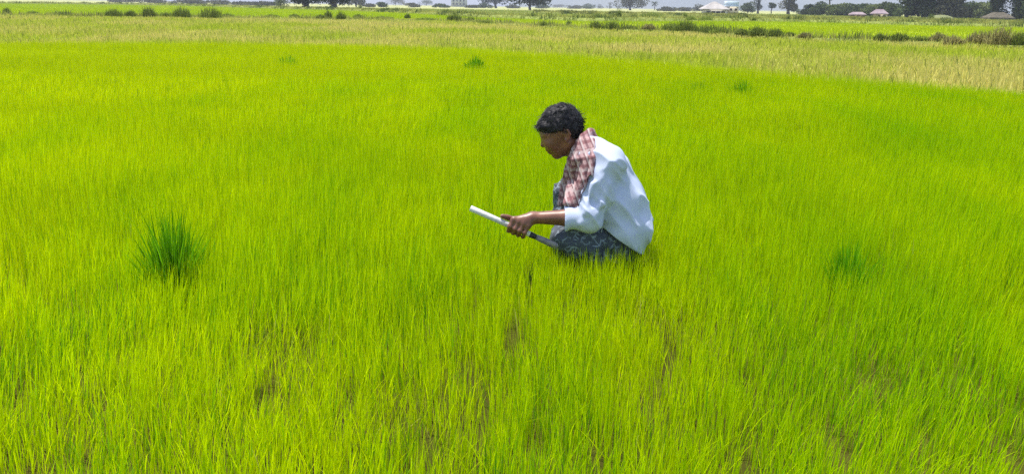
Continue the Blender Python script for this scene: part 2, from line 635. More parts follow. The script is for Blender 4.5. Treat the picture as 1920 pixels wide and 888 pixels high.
M_eye = mat_noise('eye_white', (.35, .32, .30), (.45, .42, .40), 40, .2, 0)
M_dark = mat_noise('black_hair', (.006, .005, .006), (.018, .015, .018), 60, .62, .3, 240, spec=.35, dist=.004)
for s in (-1, 1):
    ball('eye', S3(1026.5, 263, s * .031), .0115, M_eye, person, ORG)
    e_ = Field3(S3(1024, 258, s * .03) - .05, S3(1024, 258, s * .03) + .05, .003)
    e_.chain([S3(1018, 257, s * .012), S3(1020, 252.5, s * .03), S3(1030, 252, s * .052)], [.003, .0042, .003], .003)
    V_, Q_ = e_.surface()
    mesh_np('eyebrow', V_, Q_, M_dark, parent=person, smooth=True, origin=ORG)

# ---- hair
hf = Field3((S3(990, 240)[0], YP - .14, S3(1050, 300)[2]), (S3(1110, 240)[0], YP + .14, S3(1050, 175)[2]), .0035)
hf.ell(S3(1053, 235), (.088, .080, .083), 30, .02)
hf.ell(S3(1074, 243), (.033, .066, .040), 30, .02)
for (a, b, dy, r) in ((1022, 234, 0, .028), (1022, 237, -.035, .024), (1022, 237, .035, .024), (1033, 218, -.02, .028), (1037, 214, .03, .028),
                      (1053, 206, 0, .024), (1056, 210, -.035, .024), (1068, 218, 0, .027), (1048, 240, -.066, .018), (1048, 240, .066, .018)):
    hf.ell(S3(a, b, dy), (r, r, r * .9), 30, .014)


def hair_rel(P):
    a = n3(P @ np.diag([40, 50, 40.])) - .5; b = n3(P @ np.array([[120, 0, 60.], [0, 150, 0], [40, 0, 50]])) - .5
    # hairline: below/in front of a bent line the hair ends
    return .005 * a + .004 * b


hf.displace(hair_rel, .04)
# carve the face side: three half spaces
p1 = S3(1011, 249); p2 = S3(1052, 240); p3 = S3(1062, 243); p4 = S3(1083, 268)
Pg = np.stack(np.meshgrid(*hf.ax, indexing='ij'), -1)


def below(P, a, b):
    d = (b - a)[[0, 2]]; nn = np.array([d[1], -d[0]]); nn /= np.linalg.norm(nn)
    return (P[..., 0] - a[0]) * nn[0] + (P[..., 2] - a[2]) * nn[1]


wob = .006 * (n3(Pg * np.array([90, 90, 40.])) - .5)
front = below(Pg, p1, p2) + wob
back = below(Pg, p3, p4) + wob
hf.D = np.maximum(hf.D, np.minimum(front, back) if False else np.where(Pg[..., 0] < p2[0] + .004, front, back)).astype(np.float32)
hair, Vh, Qh = wear('hair', hf, M_dark, 'short black tousled hair')
# loose strands
tri_c = Vh[Qh].mean(1)
nr = np.cross(Vh[Qh[:, 2]] - Vh[Qh[:, 0]], Vh[Qh[:, 3]] - Vh[Qh[:, 1]])
nr /= np.linalg.norm(nr, axis=1)[:, None] + 1e-9
pick = rng.choice(len(tri_c), 2600)
pc = tri_c[pick]; pn = nr[pick]
flow = np.array([-.75, 0, -.25]) + rng.normal(0, .2, (len(pick), 3))
dirv = flow - pn * (flow * pn).sum(1)[:, None] + pn * rng.uniform(.0, .22, len(pick))[:, None]
dirv /= np.linalg.norm(dirv, axis=1)[:, None]
ln = rng.uniform(.012, .030, len(pick))[:, None]
sd = np.cross(dirv, pn); sd /= np.linalg.norm(sd, axis=1)[:, None] + 1e-9
sd *= .0011
Vs = np.stack([pc - sd - pn * .002, pc + sd - pn * .002, pc + dirv * ln * .55 + sd * .8, pc + dirv * ln + np.array([0, 0, -.15]) * ln], 1).reshape(-1, 3)
bs_ = (np.arange(len(pick)) * 4)[:, None]
Ts = np.concatenate([bs_ + np.array([0, 1, 2]), bs_ + np.array([0, 2, 3])])
st = mesh_np('loose_strands', Vs, Ts, M_dark, parent=hair, origin=ORG)

# ---- trousers / wrapped cloth
lf = Field3((S3(1015, 450)[0] - .03, YP - .38, .03), (S3(1235, 450)[0], YP + .30, .62), .005)
lf.chain([hip_n, kn_n], [.092, .064], .03)
lf.chain([hip_f, kn_f], [.088, .060], .03)
sh1 = kn_n * .35 + an_n * .65; sh2 = kn_f * .3 + an_f * .7
lf.chain([kn_n, sh1], [.060, .060], .02)
lf.chain([kn_f, sh2], [.058, .062], .02)
lf.chain([S3(1085, 392, .08), S3(1140, 428, .0), S3(1162, 440, 0)], [.055, .070, .075], .04)
lf.chain([S3(1064, 400, .08), S3(1072, 440, .0), S3(1100, 455, -.06)], [.035, .05, .06], .03)
lf.cone(S3(1060, 455, -.06), S3(1070, 500, -.03), .055, .07, .03)
lf.displace(cloth_folds(.019, [[9, 0, 4], [0, 10, 0], [14, 6, 26.]], [[30, 0, -12.], [0, 12, 0], [5, 0, 8]]), .05)


def mat_wrap():
    mt, t, out = new_mat('patterned_cotton')
    tc = N(t, 'ShaderNodeTexCoord')
    nz = N(t, 'ShaderNodeTexNoise', Scale=7.0, Detail=2.0)
    mp = N(t, 'ShaderNodeVectorMath', operation='MULTIPLY_ADD')
    mp.inputs[1].default_value = (.08, .08, .08)
    t.links.new(tc.outputs['Object'], nz.inputs['Vector']); t.links.new(nz.outputs['Color'], mp.inputs[0]); t.links.new(tc.outputs['Object'], mp.inputs[2])
    vo = N(t, 'ShaderNodeTexVoronoi', Scale=44.0, feature='DISTANCE_TO_EDGE')
    t.links.new(mp.outputs[0], vo.inputs['Vector'])
    n_b = N(t, 'ShaderNodeTexNoise', Scale=34.0, Detail=3.0)
    t.links.new(mp.outputs[0], n_b.inputs['Vector'])
    r1 = N(t, 'ShaderNodeValToRGB')
    r1.color_ramp.elements[0].position = .05; r1.color_ramp.elements[0].color = (1, 1, 1, 1)
    r1.color_ramp.elements[1].position = .14; r1.color_ramp.elements[1].color = (0, 0, 0, 1)
    r2 = N(t, 'ShaderNodeValToRGB')
    r2.color_ramp.elements[0].position = .46; r2.color_ramp.elements[0].color = (0, 0, 0, 1)
    r2.color_ramp.elements[1].position = .56; r2.color_ramp.elements[1].color = (1, 1, 1, 1)
    mm = N(t, 'ShaderNodeMath', operation='MULTIPLY')
    mx = N(t, 'ShaderNodeMix', data_type='RGBA')
    mx.inputs[6].default_value = (.070, .080, .098, 1); mx.inputs[7].default_value = (.21, .25, .29, 1)
    bs = N(t, 'ShaderNodeBsdfPrincipled', Roughness=.9)
    bs.inputs['Specular IOR Level'].default_value = .15
    t.links.new(vo.outputs[0], r1.inputs[0]); t.links.new(n_b.outputs[0], r2.inputs[0])
    t.links.new(r1.outputs[0], mm.inputs[0]); t.links.new(r2.outputs[0], mm.inputs[1])
    t.links.new(mm.outputs[0], mx.inputs[0]); t.links.new(mx.outputs[2], bs.inputs['Base Color'])
    t.links.new(bs.outputs[0], out.inputs[0])
    return mt


wear('wrapped_cloth', lf, mat_wrap(), 'dark cloth with pale grey pattern wrapped round the legs')

# ---- shirt
M_shirt = mat_noise('pale_blue_cotton', (.435, .485, .64), (.49, .54, .68), 3, .85, 0, 300, spec=.2, dist=.003)
sf = Field3((S3(1040, 420)[0], YP - .36, .06), (S3(1235, 430)[0] + .01, YP + .36, .90), .0045)
for dy in (-.09, -.03, .03, .09):
    e = 1 - abs(dy) * .9
    sf.chain([S3(1111, 295, dy), S3(1130, 325, dy), S3(1153, 375, dy), S3(1166, 428, dy), S3(1168, 462, dy)],
             [.072 * e, .107 * e, .117 * e, .116 * e, .100 * e], .03)
for a, e, w_, s in ((sh_n, el_n, wr_n, -1), (sh_f, el_f, wr_f, 1)):
    sf.cone(S3(1112, 297, s * .06), a, .068, .064, .03)
    sf.chain([a, a * .5 + e * .5, e], [.064, .060, .055], .016)
    cf = e * .62 + w_ * .38
    sf.chain([e, cf], [.054, .043], .012)
    sf.cone(e * .70 + w_ * .30, e * .60 + w_ * .40, .044, .046, .004)
# big creases laid by hand: elbow, armpit, waist
for a, b, r in ((S3(1152, 318, -.15), S3(1128, 372, -.235), .013),
                (S3(1118, 400, -.262), S3(1088, 418, -.262), .012), (S3(1128, 384, -.255), S3(1098, 400, -.27), .011),
                (S3(1188, 385, -.13), S3(1150, 425, -.165), .013), (S3(1210, 415, -.10), S3(1166, 447, -.16), .014),
                (S3(1172, 330, -.14), S3(1150, 360, -.17), .010), (S3(1196, 440, -.12), S3(1160, 430, -.18), .012),
                (S3(1160, 305, -.15), S3(1185, 350, -.15), .008), (S3(1140, 345, -.235), S3(1120, 398, -.265), .008),
                (S3(1200, 400, -.11), S3(1172, 420, -.15), .008), (S3(1148, 380, -.17), S3(1170, 436, -.16), .009),
                (S3(1110, 345, -.245), S3(1098, 400, -.27), .008)):
    sf.cone(a, b, r, r * .4, .016)
sf.displace(cloth_folds(.018, [[14, 0, 9.], [0, 9, 0], [-4, 4, 6.]], [[5, 0, -6.], [4, 12, 6], [12, 3, 11.]]), .05)
# hollow cuff and hem
sf.cut(el_n * .585 + wr_n * .415, wr_n - el_n)
sf.cut(S3(1206, 450), W(1250, 486, YP) - W(1210, 454, YP))
hem_a, hem_b = S3(1120, 405), S3(1205, 466)
hd = (hem_b - hem_a)[[0, 2]]; hn = np.array([hd[1], 0, -hd[0]])
Pg = np.stack(np.meshgrid(*sf.ax, indexing='ij'), -1)
hemd = (Pg - hem_a) @ (hn / np.linalg.norm(hn))
armmask = np.linalg.norm(Pg - (el_n * .8 + wr_n * .2), axis=-1) < .105
armmask |= (Pg[..., 1] < YP - .165) & (Pg[..., 0] < S3(1122, 400)[0])
armmask |= (Pg[..., 1] > YP + .15)
hemd[armmask] = -1
sf.D = np.maximum(sf.D, hemd.astype(np.float32))
# hollow inside so the cuff and hem have an edge
inner = (sf.D < -0.010)
wear('shirt', sf, M_shirt, 'pale blue long sleeved shirt, sleeve pushed to mid forearm')

# ---- checked neck cloth
def mat_check():
    mt, t, out = new_mat('checked_cotton')
    tc = N(t, 'ShaderNodeTexCoord')
    mp = N(t, 'ShaderNodeMapping')
    mp.inputs['Rotation'].default_value = (0, math.radians(20), 0)
    t.links.new(tc.outputs['Object'], mp.inputs[0])
    sp = N(t, 'ShaderNodeSeparateXYZ'); t.links.new(mp.outputs[0], sp.inputs[0])
    nz = N(t, 'ShaderNodeTexNoise', Scale=14.0, Detail=2.0); t.links.new(tc.outputs['Object'], nz.inputs['Vector'])

    def band(sock, freq, thr, off):
        a = N(t, 'ShaderNodeMath', operation='MULTIPLY_ADD'); a.inputs[1].default_value = freq
        w_ = N(t, 'ShaderNodeMath', operation='MULTIPLY_ADD'); w_.inputs[1].default_value = 1.5; w_.inputs[2].default_value = off
        t.links.new(nz.outputs[0], w_.inputs[0]); t.links.new(sock, a.inputs[0]); t.links.new(w_.outputs[0], a.inputs[2])
        s = N(t, 'ShaderNodeMath', operation='SINE'); t.links.new(a.outputs[0], s.inputs[0])
        r = N(t, 'ShaderNodeMapRange'); r.inputs[1].default_value = thr - .12; r.inputs[2].default_value = thr + .12
        t.links.new(s.outputs[0], r.inputs[0])
        return r.outputs[0]
    bz = band(sp.outputs['Z'], 250, .25, 0)
    bx = band(sp.outputs['X'], 300, .25, 1.1)
    lx = band(sp.outputs['X'], 150, .88, .3)
    lz = band(sp.outputs['Z'], 100, .95, 2.)
    m1 = N(t, 'ShaderNodeMix', data_type='RGBA'); m1.inputs[6].default_value = (.36, .235, .235, 1); m1.inputs[7].default_value = (.22, .11, .115, 1)
    m2 = N(t, 'ShaderNodeMix', data_type='RGBA'); m2.inputs[7].default_value = (.12, .055, .065, 1)
    sc = N(t, 'ShaderNodeMath', operation='MULTIPLY'); sc.inputs[1].default_value = .7
    m3 = N(t, 'ShaderNodeMix', data_type='RGBA'); m3.inputs[7].default_value = (.40, .33, .325, 1)
    ad = N(t, 'ShaderNodeMath', operation='MAXIMUM')
    t.links.new(bz, m1.inputs[0]); t.links.new(bx, sc.inputs[0]); t.links.new(sc.outputs[0], m2.inputs[0])
    t.links.new(m1.outputs[2], m2.inputs[6]); t.links.new(m2.outputs[2], m3.inputs[6])
    t.links.new(lx, ad.inputs[0]); t.links.new(lz, ad.inputs[1]); t.links.new(ad.outputs[0], m3.inputs[0])
    bs = N(t, 'ShaderNodeBsdfPrincipled', Roughness=.95); bs.inputs['Specular IOR Level'].default_value = .1
    t.links.new(m3.outputs[2], bs.inputs['Base Color']); t.links.new(bs.outputs[0], out.inputs[0])
    return mt


cf = Field3((S3(1035, 300)[0], YP - .24, S3(1060, 400)[2]), (S3(1130, 300)[0], YP + .20, S3(1100, 235)[2]), .0035)
rows_n = [((1084, 265), (1111, 262), -.02, -.115), ((1070, 300), (1112, 296), .0, -.20), ((1058, 340), (1105, 338), .0, -.235), ((1050, 384), (1087, 388), -.01, -.21)]
npl = 9


def front_dy(px, py):
    """depth at which the shirt's surface is first met behind a point of the cloth"""
    for d0 in np.arange(-.34, .10, .004):
        p = S3(px, py, d0)
        ix = np.round((p - sf.lo) / sf.res).astype(int)
        if (ix >= 0).all() and (ix < sf.n).all() and sf.D[tuple(ix)] < .004:
            return d0
    return 9.0


for i in range(npl):
    f = i / (npl - 1)
    pts = []
    for (a, b, d0, d1) in rows_n:
        x = a[0] * (1 - f) + b[0] * f; y = a[1] * (1 - f) + b[1] * f
        dd = d0 * (1 - f ** .8) + d1 * f ** .8
        dd = min(dd, front_dy(x, y) + .002) + (.012 if i % 2 else 0)
        pts.append(S3(x + random.uniform(-1.5, 1.5), y + (random.uniform(-5, 4) if y > 380 else 0), dd))
    cf.chain(pts, [.011, .0125, .0125, .010], .006)
for i in range(5):
    f = i / 4
    cf.chain([S3(1084 + 6 * f, 268, .03 + .05 * f), S3(1068 + 10 * f, 310, .03 + .07 * f), S3(1056 + 16 * f, 350, .03 + .08 * f), S3(1052 + 14 * f, 378, .03 + .08 * f)], [.012, .013, .013, .010], .007)
for off, r in ((0, .018), (9, .016)):
    cf.chain([S3(1082 + off * .4, 282, -.06 - off * .001), S3(1094 + off * .6, 259 + off * .6, -.066 - off * .0012), S3(1106 + off * .6, 250 + off, -.035), S3(1108 + off * .6, 249 + off, .03),
              S3(1095 + off * .6, 258 + off * .6, .066), S3(1080, 284, .055)], [r] * 6, .010)
cf.displace(lambda P: .006 * (n3(P @ np.array([[60, 0, 14.], [0, 60, 0], [8, 0, 16.]])) - .5), .03)
wear('neck_cloth', cf, mat_check(), 'checked maroon and pink cotton cloth hanging round the neck')
# tassel threads at the end
# ---- the tool in the hand
M_tube = mat_noise('white_tube', (.50, .49, .47), (.62, .61, .59), 14, .45, .1, 60, spec=.4)
M_coll = mat_noise('dark_collar', (.02, .02, .022), (.05, .05, .05), 30, .5, .2)
M_steel = mat_noise('dull_steel', (.16, .15, .16), (.28, .26, .27), 26, .5, .2)


def tube(name, a, b, ra, rb, mat, parent, origin, nseg=20, cap=True, hollow=0.0):
    a = np.asarray(a); b = np.asarray(b); d = (b - a) / np.linalg.norm(b - a)
    x = np.cross(d, [0, 1, 0]); x /= np.linalg.norm(x); y = np.cross(d, x)
    V = []; Q = []
    L = np.linalg.norm(b - a)
    rings = [(0, ra - .0015), (.0015, ra), (L - .0015, rb), (L, rb - .0015)]
    if hollow:
        rings = [(.03, ra * hollow), (0, ra * hollow), (0, ra - .001)] + rings[1:]
    for (s, r) in rings:
        for i in range(nseg):
            t = 2 * math.pi * i / nseg
            V.append(a + d * s + (x * math.cos(t) + y * math.sin(t)) * r)
    for j in range(len(rings) - 1):
        for i in range(nseg):
            Q.append([j * nseg + i, j * nseg + (i + 1) % nseg, (j + 1) * nseg + (i + 1) % nseg, (j + 1) * nseg + i])
    for e, s in ((0, 0 if not hollow else .03), (len(rings) - 1, L)):
        V.append(a + d * s); ci = len(V) - 1
        for i in range(nseg):
            i2 = (i + 1) % nseg
            Q.append([e * nseg + i, e * nseg + i2, ci, ci])
    Q = [q if q[2] != q[3] else q for q in Q]
    me = bpy.data.meshes.new(name)
    me.from_pydata([tuple(np.asarray(v) - origin) for v in V], [], [tuple(dict.fromkeys(q)) for q in Q])
    me.materials.append(mat)
    for p in me.polygons: p.use_smooth = True
    me.update()
    o = bpy.data.objects.new(name, me)
    return link(o, parent)


tool = empty('hand_tool', hand_c)
tag(tool, 'long white tube with dark collar and grey lower end gripped in the hand', 'tool')
L1 = tt + .050
tube('tube', rod_a, rod_a + rod_d * L1, 0.0115, .0112, M_tube, tool, hand_c, hollow=.72)
tube('collar', rod_a + rod_d * L1, rod_a + rod_d * (L1 + .026), .0122, .0100, M_coll, tool, hand_c)
# flat grey lower end
a0 = rod_a + rod_d * (L1 + .026); b0 = rod_b
wd = np.cross(rod_d, [0, 1, 0]); wd /= np.linalg.norm(wd)
V = []; prof = [(0, .009, .006), (.3, .0115, .005), (.75, .0125, .0035), (.95, .010, .003), (1, .004, .002)]
for s, ww, th in prof:
    c = a0 * (1 - s) + b0 * s
    for sx, sy in ((-1, -1), (1, -1), (1, 1), (-1, 1)):
        V.append(c + wd * ww * sx + np.array([0, th, 0]) * sy)
Q = []
for j in range(len(prof) - 1):
    for i in range(4):
        Q.append([j * 4 + i, j * 4 + (i + 1) % 4, (j + 1) * 4 + (i + 1) % 4, (j + 1) * 4 + i])
Q += [[3, 2, 1, 0], [len(V) - 4, len(V) - 3, len(V) - 2, len(V) - 1]]
mesh_np('blade', V, Q, M_steel, parent=tool, origin=hand_c)

# ------------------------------------------------------------------ rice seedlings
YEL = np.array([.64, .735, .001]); GRN = np.array([.34, .585, .001]); DEEP = np.array([.12, .30, .01])
BRN = np.array([.18, .15, .03]); PALE = np.array([.50, .52, .10])


def fan_points(y0, y1, dens, margin=.9, step=.35, k=.66):
    out = []
    y = y0
    while y < y1:
        s = min(max(step, y * .04), y1 - y)
        hw = k * (y + s) + margin
        n = int(dens(y + s / 2) * s * 2 * hw)
        out.append(np.stack([rng.uniform(-hw, hw, n), rng.uniform(y, y + s, n)], 1))
        y += s
    return np.concatenate(out)


dens = lambda y: 10500 * min(1.0, (4.2 / y) ** 1.3)
XY = fan_points(1.35, 34, dens)
x, y = XY[:, 0], XY[:, 1]
keep = y < E1(x / y) + rng.normal(0, .12, len(x)) * (y / 15)
gap = fbm2(x * 2.6 + 40, y * 1.5 + 3, 3)
gap2 = fbm2(x * 7 + 3, y * 4 + 3, 2)
near = np.clip((5.2 - y) / 3.0, 0, 1)
thin = np.clip((gap - .56) * 7, 0, 1) * np.clip((gap2 - .40) * 5, 0, 1) * near
keep &= rng.random(len(x)) > thin * .28
gap3 = n2(x * 16 + 5, y * 7 + 8)
keep &= rng.random(len(x)) > .9 * np.clip((6.5 - y) / 3.5, .25, 1) * np.clip((gap3 - .66) * 7, 0, 1)
keep &= rng.random(len(x)) > .30 * near * np.clip((gap2 - .35) * 3, 0, 1)
# the man stands in the seedlings: none grow through him
cx, cy = S3(1122, 500)[0], YP - .01
keep &= ((x - cx) / .20) ** 2 + ((y - cy) / .20) ** 2 > 1
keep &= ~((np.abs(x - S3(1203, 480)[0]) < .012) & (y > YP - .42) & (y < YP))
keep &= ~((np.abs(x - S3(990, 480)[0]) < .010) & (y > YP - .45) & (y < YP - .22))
XY = XY[keep]; x, y = XY[:, 0], XY[:, 1]; thin = thin[keep]
n = len(x)
u = x / y
big = fbm2(x * .55 + 7, y * .28 + 2, 3)
streak = fbm2(x * 2.2 + 70, y * .7 + 20, 2)
hvar = fbm2(x * 1.1 + 30, y * .6, 2)
h = (.205 + .075 * (hvar - .5)) * rng.uniform(.62, 1.12, n) * (1 - .35 * thin)
wd_ = .0026 * np.sqrt(10500 / np.array([dens(v) for v in y])) ** 1.12 * rng.uniform(.7, 1.25, n)
wind = .03 * (n2(x * .8 + 3, y * .8) - .5)
h *= np.interp(y, [1.7, 2.4, 3.0], [.62, .78, 1.0]) * (1 + .25 * (n2(x * 9 + 1, y * 5 + 4) - .5))
lean = rng.normal(0, .011, (n, 2)) * (1 + rng.exponential(.5, n).clip(0, 1.6))[:, None] + np.stack([.006 + wind, 0 * wind], 1)
bent = rng.random(n) < .03
lean[bent] *= 2.2; h[bent] *= .85
cg = np.clip(.33 + .50 * (big - .5) + .6 * (streak - .5) + .42 * np.clip(u + .05, -.4, .5) - .030 * np.clip(y - 5, -2, 14), 0, 1)
cg = np.clip(cg + rng.normal(0, .13, n), 0, 1)
col = mixc(YEL, GRN, cg)
d_ = rng.random(n) < .08 + .22 * np.clip((streak - .58) * 6, 0, 1) * near[keep]
col[d_] = mixc(DEEP, GRN, rng.random(d_.sum()))
b_ = rng.random(n) < .012 + .30 * thin
col[b_] = mixc(BRN, PALE, rng.random(b_.sum()) ** 2); h[b_] *= rng.uniform(.35, .9, b_.sum())
col *= rng.uniform(.72, 1.2, n)[:, None]
P = np.stack([x, y, np.full(n, .004)], 1)
face = rng.uniform(0, math.pi, n)
parts = []
for sel, seg in ((y < 4.6, 3), ((y >= 4.6) & (y < 11), 2), (y >= 11, 1)):
    parts.append(blade_arrays(P[sel], h[sel], wd_[sel], face[sel], lean[sel], col[sel], seg))
V, T, C = merge(parts)
rice = mesh_np('rice_seedlings', V, T, M_rice, col=C)
tag(rice, 'dense bright yellow green rice seedlings filling the near field', 'seedlings', kind='stuff')


# ------------------------------------------------------------------ dark tussocks among the seedlings
def tussock(px, py, rad, hh, nb, label, c1=(.08, .24, .004), c2=(.20, .44, .006), name='grass_tussock', w=.005, spread=.17, cat='grass clump', group='dark clumps among the seedlings', top=True):
    g = G(px, py, hh * .93) if top else G(px, py)
    r = rad * np.sqrt(rng.random(nb)); a = rng.uniform(0, 2 * math.pi, nb)
    ox, oy = r * np.cos(a), r * np.sin(a)
    hh_ = hh * rng.uniform(.45, 1.0, nb) * (1 - .35 * (r / rad) ** 2)
    ln_ = np.stack([ox, oy], 1) / rad * hh * spread * rng.uniform(.3, 1.5, nb)[:, None] + rng.normal(0, hh * .07, (nb, 2))
    P_ = np.stack([g[0] + ox, g[1] + oy, np.full(nb, .004)], 1)
    cc = mixc(c1, c2, rng.random(nb)) * rng.uniform(.8, 1.2, nb)[:, None]
    V, T, C = blade_arrays(P_, hh_, w * rng.uniform(.7, 1.3, nb), rng.uniform(0, math.pi, nb), ln_, cc, 3)
    o = mesh_np(name, V, T, M_tuft, col=C, origin=(g[0], g[1], 0))
    return tag(o, label, cat, group)


tussock(310, 374, .060, .43, 430, 'largest dark green tussock, spiky, standing alone left of the squatting man')
tussock(352, 425, .04, .29, 110, 'small side shoot clump touching the right of the largest dark tussock', w=.0045)
tussock(1602, 440, .05, .30, 220, 'faint mid green clump in the seedlings right of the squatting man', c1=(.10, .30, .004), c2=(.20, .46, .006))
tussock(891, 103, .13, .36, 260, 'small dark clump in the seedlings above and left of the man\'s head', w=.014)
tussock(540, 101, .15, .29, 80, 'faint clump in the far seedlings at upper left', w=.014, c1=(.12, .32, .012), c2=(.2, .42, .012))
tussock(1394, 143, .10, .36, 170, 'small dark clump near the far edge at right, darker of two', w=.010)
tussock(1308, 148, .09, .29, 90, 'tiny faint clump left of the darker clump near the far edge', w=.010, c1=(.10, .28, .012), c2=(.18, .38, .012))

# thin dark blades below the hand, and others added as the shaded gap by the hips
for (px, py, hh, lab) in ((990, 575, .22, 'thin dark blades under the hand holding the tool'), (1203, 596, .21, 'thin dark blades added as shade in the grass gap under the hem of the shirt')):
    tussock(px, py, .006, hh, 6, lab, c1=(.02, .05, .015), c2=(.04, .09, .02), name='dark_blades', top=False, w=.005, spread=.08, cat='dark blades', group='dark blades beside the man')


# ------------------------------------------------------------------ rough grass on the fallow strip
def rough(name, ea, eb, dens0, yref, hh, w0, cols, label, margin=2.0, power=1.2, ymax=200, patch=.35, seg=2, transl=None):
    dn = lambda v: dens0 * min(1.0, (yref / v) ** power)
    u_ = np.linspace(-.75, .75, 60)
    XY = fan_points(float(ea(u_).min()) * .97, min(float(eb(u_).max()), ymax), dn, margin=margin, step=1.0)
    x, y = XY[:, 0], XY[:, 1]; u = x / y
    kp = (y > ea(u)) & (y < eb(u))
    x, y = x[kp], y[kp]; n = len(x)
    sc = 1 / np.sqrt(np.array([dn(v) for v in y]) / dens0)
    f = fbm2(x * patch, y * patch * .6, 3)
    f2 = fbm2(x * patch * 4 + 9, y * patch * 2.2 + 4, 2)
    hgt = hh * (.55 + .9 * f2) * rng.uniform(.5, 1.25, n)
    pc = np.clip(2.4 * (f - .5) + .5 + rng.normal(0, .25, n), 0, 1)
    col = mixc(cols[0], cols[1], pc)
    k = rng.random(n) < .06
    col[k] = np.array(cols[2])
    col *= rng.uniform(.88, 1.12, n)[:, None]
    V, T, C = blade_arrays(np.stack([x, y, np.full(n, .01)], 1), hgt, w0 * sc ** 1.1 * rng.uniform(.6, 1.4, n), rng.uniform(0, math.pi, n), rng.normal(0, hh * .22, (n, 2)), col, seg)
    o = mesh_np(name, V, T, M_weed, col=C)
    return tag(o, label, 'grass', kind='stuff')


rough('fallow_grass', E1, E2, 240, 16, .20, .016, [(.37, .45, .030), (.56, .50, .15), (.18, .22, .04)], 'pale dry and green rough grass of the fallow strip', patch=.30)
rough('paddy_rice', E2, E3, 60, 35, .15, .032, [(.35, .45, .004), (.40, .47, .008), (.28, .36, .01)], 'bright rice of the paddy beyond the shrub line', margin=4, patch=.06, seg=1, ymax=190)
rough('meadow_grass', E3, lambda u: np.full_like(u, 230.0), 9, 60, .22, .14, [(.28, .36, .04), (.42, .42, .13), (.14, .20, .035)], 'rough olive and straw coloured grass of the far pasture', margin=6, patch=.06, seg=1, ymax=230)


# ------------------------------------------------------------------ shrubs, trees
def leaf_cloud(cs, rs, nl, size, c1, c2, shell=.55):
    """leaf sized faces spread in several lobes; cs (k,3), rs (k,3)"""
    k = len(cs)
    vol = rs.prod(1) ** .66; pr = vol / vol.sum()
    id_ = rng.choice(k, nl, p=pr)
    d = rng.normal(size=(nl, 3)); d /= np.linalg.norm(d, axis=1)[:, None]
    r = shell + (1 - shell) * rng.random(nl) ** .6
    r *= 1 + rng.normal(0, .10, nl)
    P = cs[id_] + d * rs[id_] * r[:, None]
    a = rng.normal(size=(nl, 3)); a /= np.linalg.norm(a, axis=1)[:, None]
    b = np.cross(a, rng.normal(size=(nl, 3))); b /= np.linalg.norm(b, axis=1)[:, None]
    s = size * rng.uniform(.6, 1.4, nl)[:, None]
    V = np.stack([P - a * s, P + b * s * .45, P + a * s, P - b * s * .45], 1).reshape(-1, 3)
    base = (np.arange(nl) * 4)[:, None]
    T = np.concatenate([base + np.array([0, 1, 2]), base + np.array([0, 2, 3])])
    lob = rng.random(k)
    col = mixc(c1, c2, np.clip(lob[id_] * .6 + rng.random(nl) * .5, 0, 1))
    return V, T, np.repeat(col, 4, 0)


def limb_mesh(segs):
    V = []; Q = []
    for a, b, ra, rb in segs:
        a = np.asarray(a, float); b = np.asarray(b, float)
        d = (b - a) / (np.linalg.norm(b - a) + 1e-9)
        x = np.cross(d, [.3, 1, .2]); x /= np.linalg.norm(x); y = np.cross(d, x)
        o = len(V)
        for c, r in ((a, ra), (b, rb)):
            for i in range(7):
                t = 2 * math.pi * i / 7
                V.append(c + (x * math.cos(t) + y * math.sin(t)) * r)
        for i in range(7):
            Q.append([o + i, o + (i + 1) % 7, o + 7 + (i + 1) % 7, o + 7 + i])
    return V, Q


TONES = {'dark': ((.030, .042, .022), (.060, .080, .036)), 'mid': ((.045, .065, .028), (.095, .125, .05)),
         'light': ((.09, .12, .04), (.17, .20, .075)), 'dusty': ((.075, .08, .055), (.14, .14, .09))}


def tree(name, px, py, wpx, hpx, label, tone='mid', low=.25, trunk=.03, nl=2600, group='trees along the far field edge', lobes=14, leaf=None, cat='tree'):
    """wpx, hpx: crown width and total height in photo pixels at the tree's foot"""
    g = G(px, py); dist = float(np.linalg.norm(g[:2]))
    ppm = F_PX / dist * 1.03
    w = wpx / ppm; h = hpx / ppm
    root = empty(name, (g[0], g[1], 0))
    tag(root, label, cat, group)
    z0 = h * low; cz = (z0 + h) / 2; rz = (h - z0) / 2
    cs = []; rs = []
    for i in range(lobes):
        d = rng.normal(size=3); d /= np.linalg.norm(d)
        q = rng.uniform(.25, .72)
        cs.append([d[0] * w * .5 * q, d[1] * w * .45 * q, cz + d[2] * rz * q])
        s = rng.uniform(.30, .48)
        rs.append([w * .5 * s, w * .45 * s, rz * s * .9])
    if low <= .16:                                   # foliage hanging down to the undergrowth
        for i in range(7):
            hb = min(h * .5, max(1.4, w * .30))
            cs.append([rng.uniform(-.38, .38) * w, rng.uniform(-.3, .3) * w, z0 + hb * rng.uniform(.35, .75)])
            rs.append([w * rng.uniform(.14, .22), w * rng.uniform(.14, .22), hb * rng.uniform(.4, .6)])
        nl = int(nl * 1.35)
    cs = np.array(cs); rs = np.array(rs)
    c1, c2 = TONES[tone]
    V, T, C = leaf_cloud(cs, rs, nl, leaf or max(.10, min(.35, w * .035)), c1, c2)
    V[:, 2] = np.maximum(V[:, 2], .05)
    mesh_np('crown', V, T, M_leaf, parent=root, col=C)
    r0 = max(.08, h * trunk)
    top = np.array([w * .03, 0, cz])
    mid = np.array([-w * .02, 0, z0 * .6 + .2])
    segs = [((0, 0, -.05), mid, r0 * 1.25, r0), (mid, top, r0, r0 * .55)]
    for i in range(0, lobes, 2):
        segs.append((mid * .4 + top * .6 if i % 4 else mid, cs[i], r0 * .42, r0 * .12))
    V, Q = limb_mesh(segs)
    mesh_np('trunk', V, Q, M_bark, parent=root, smooth=True)
    return root


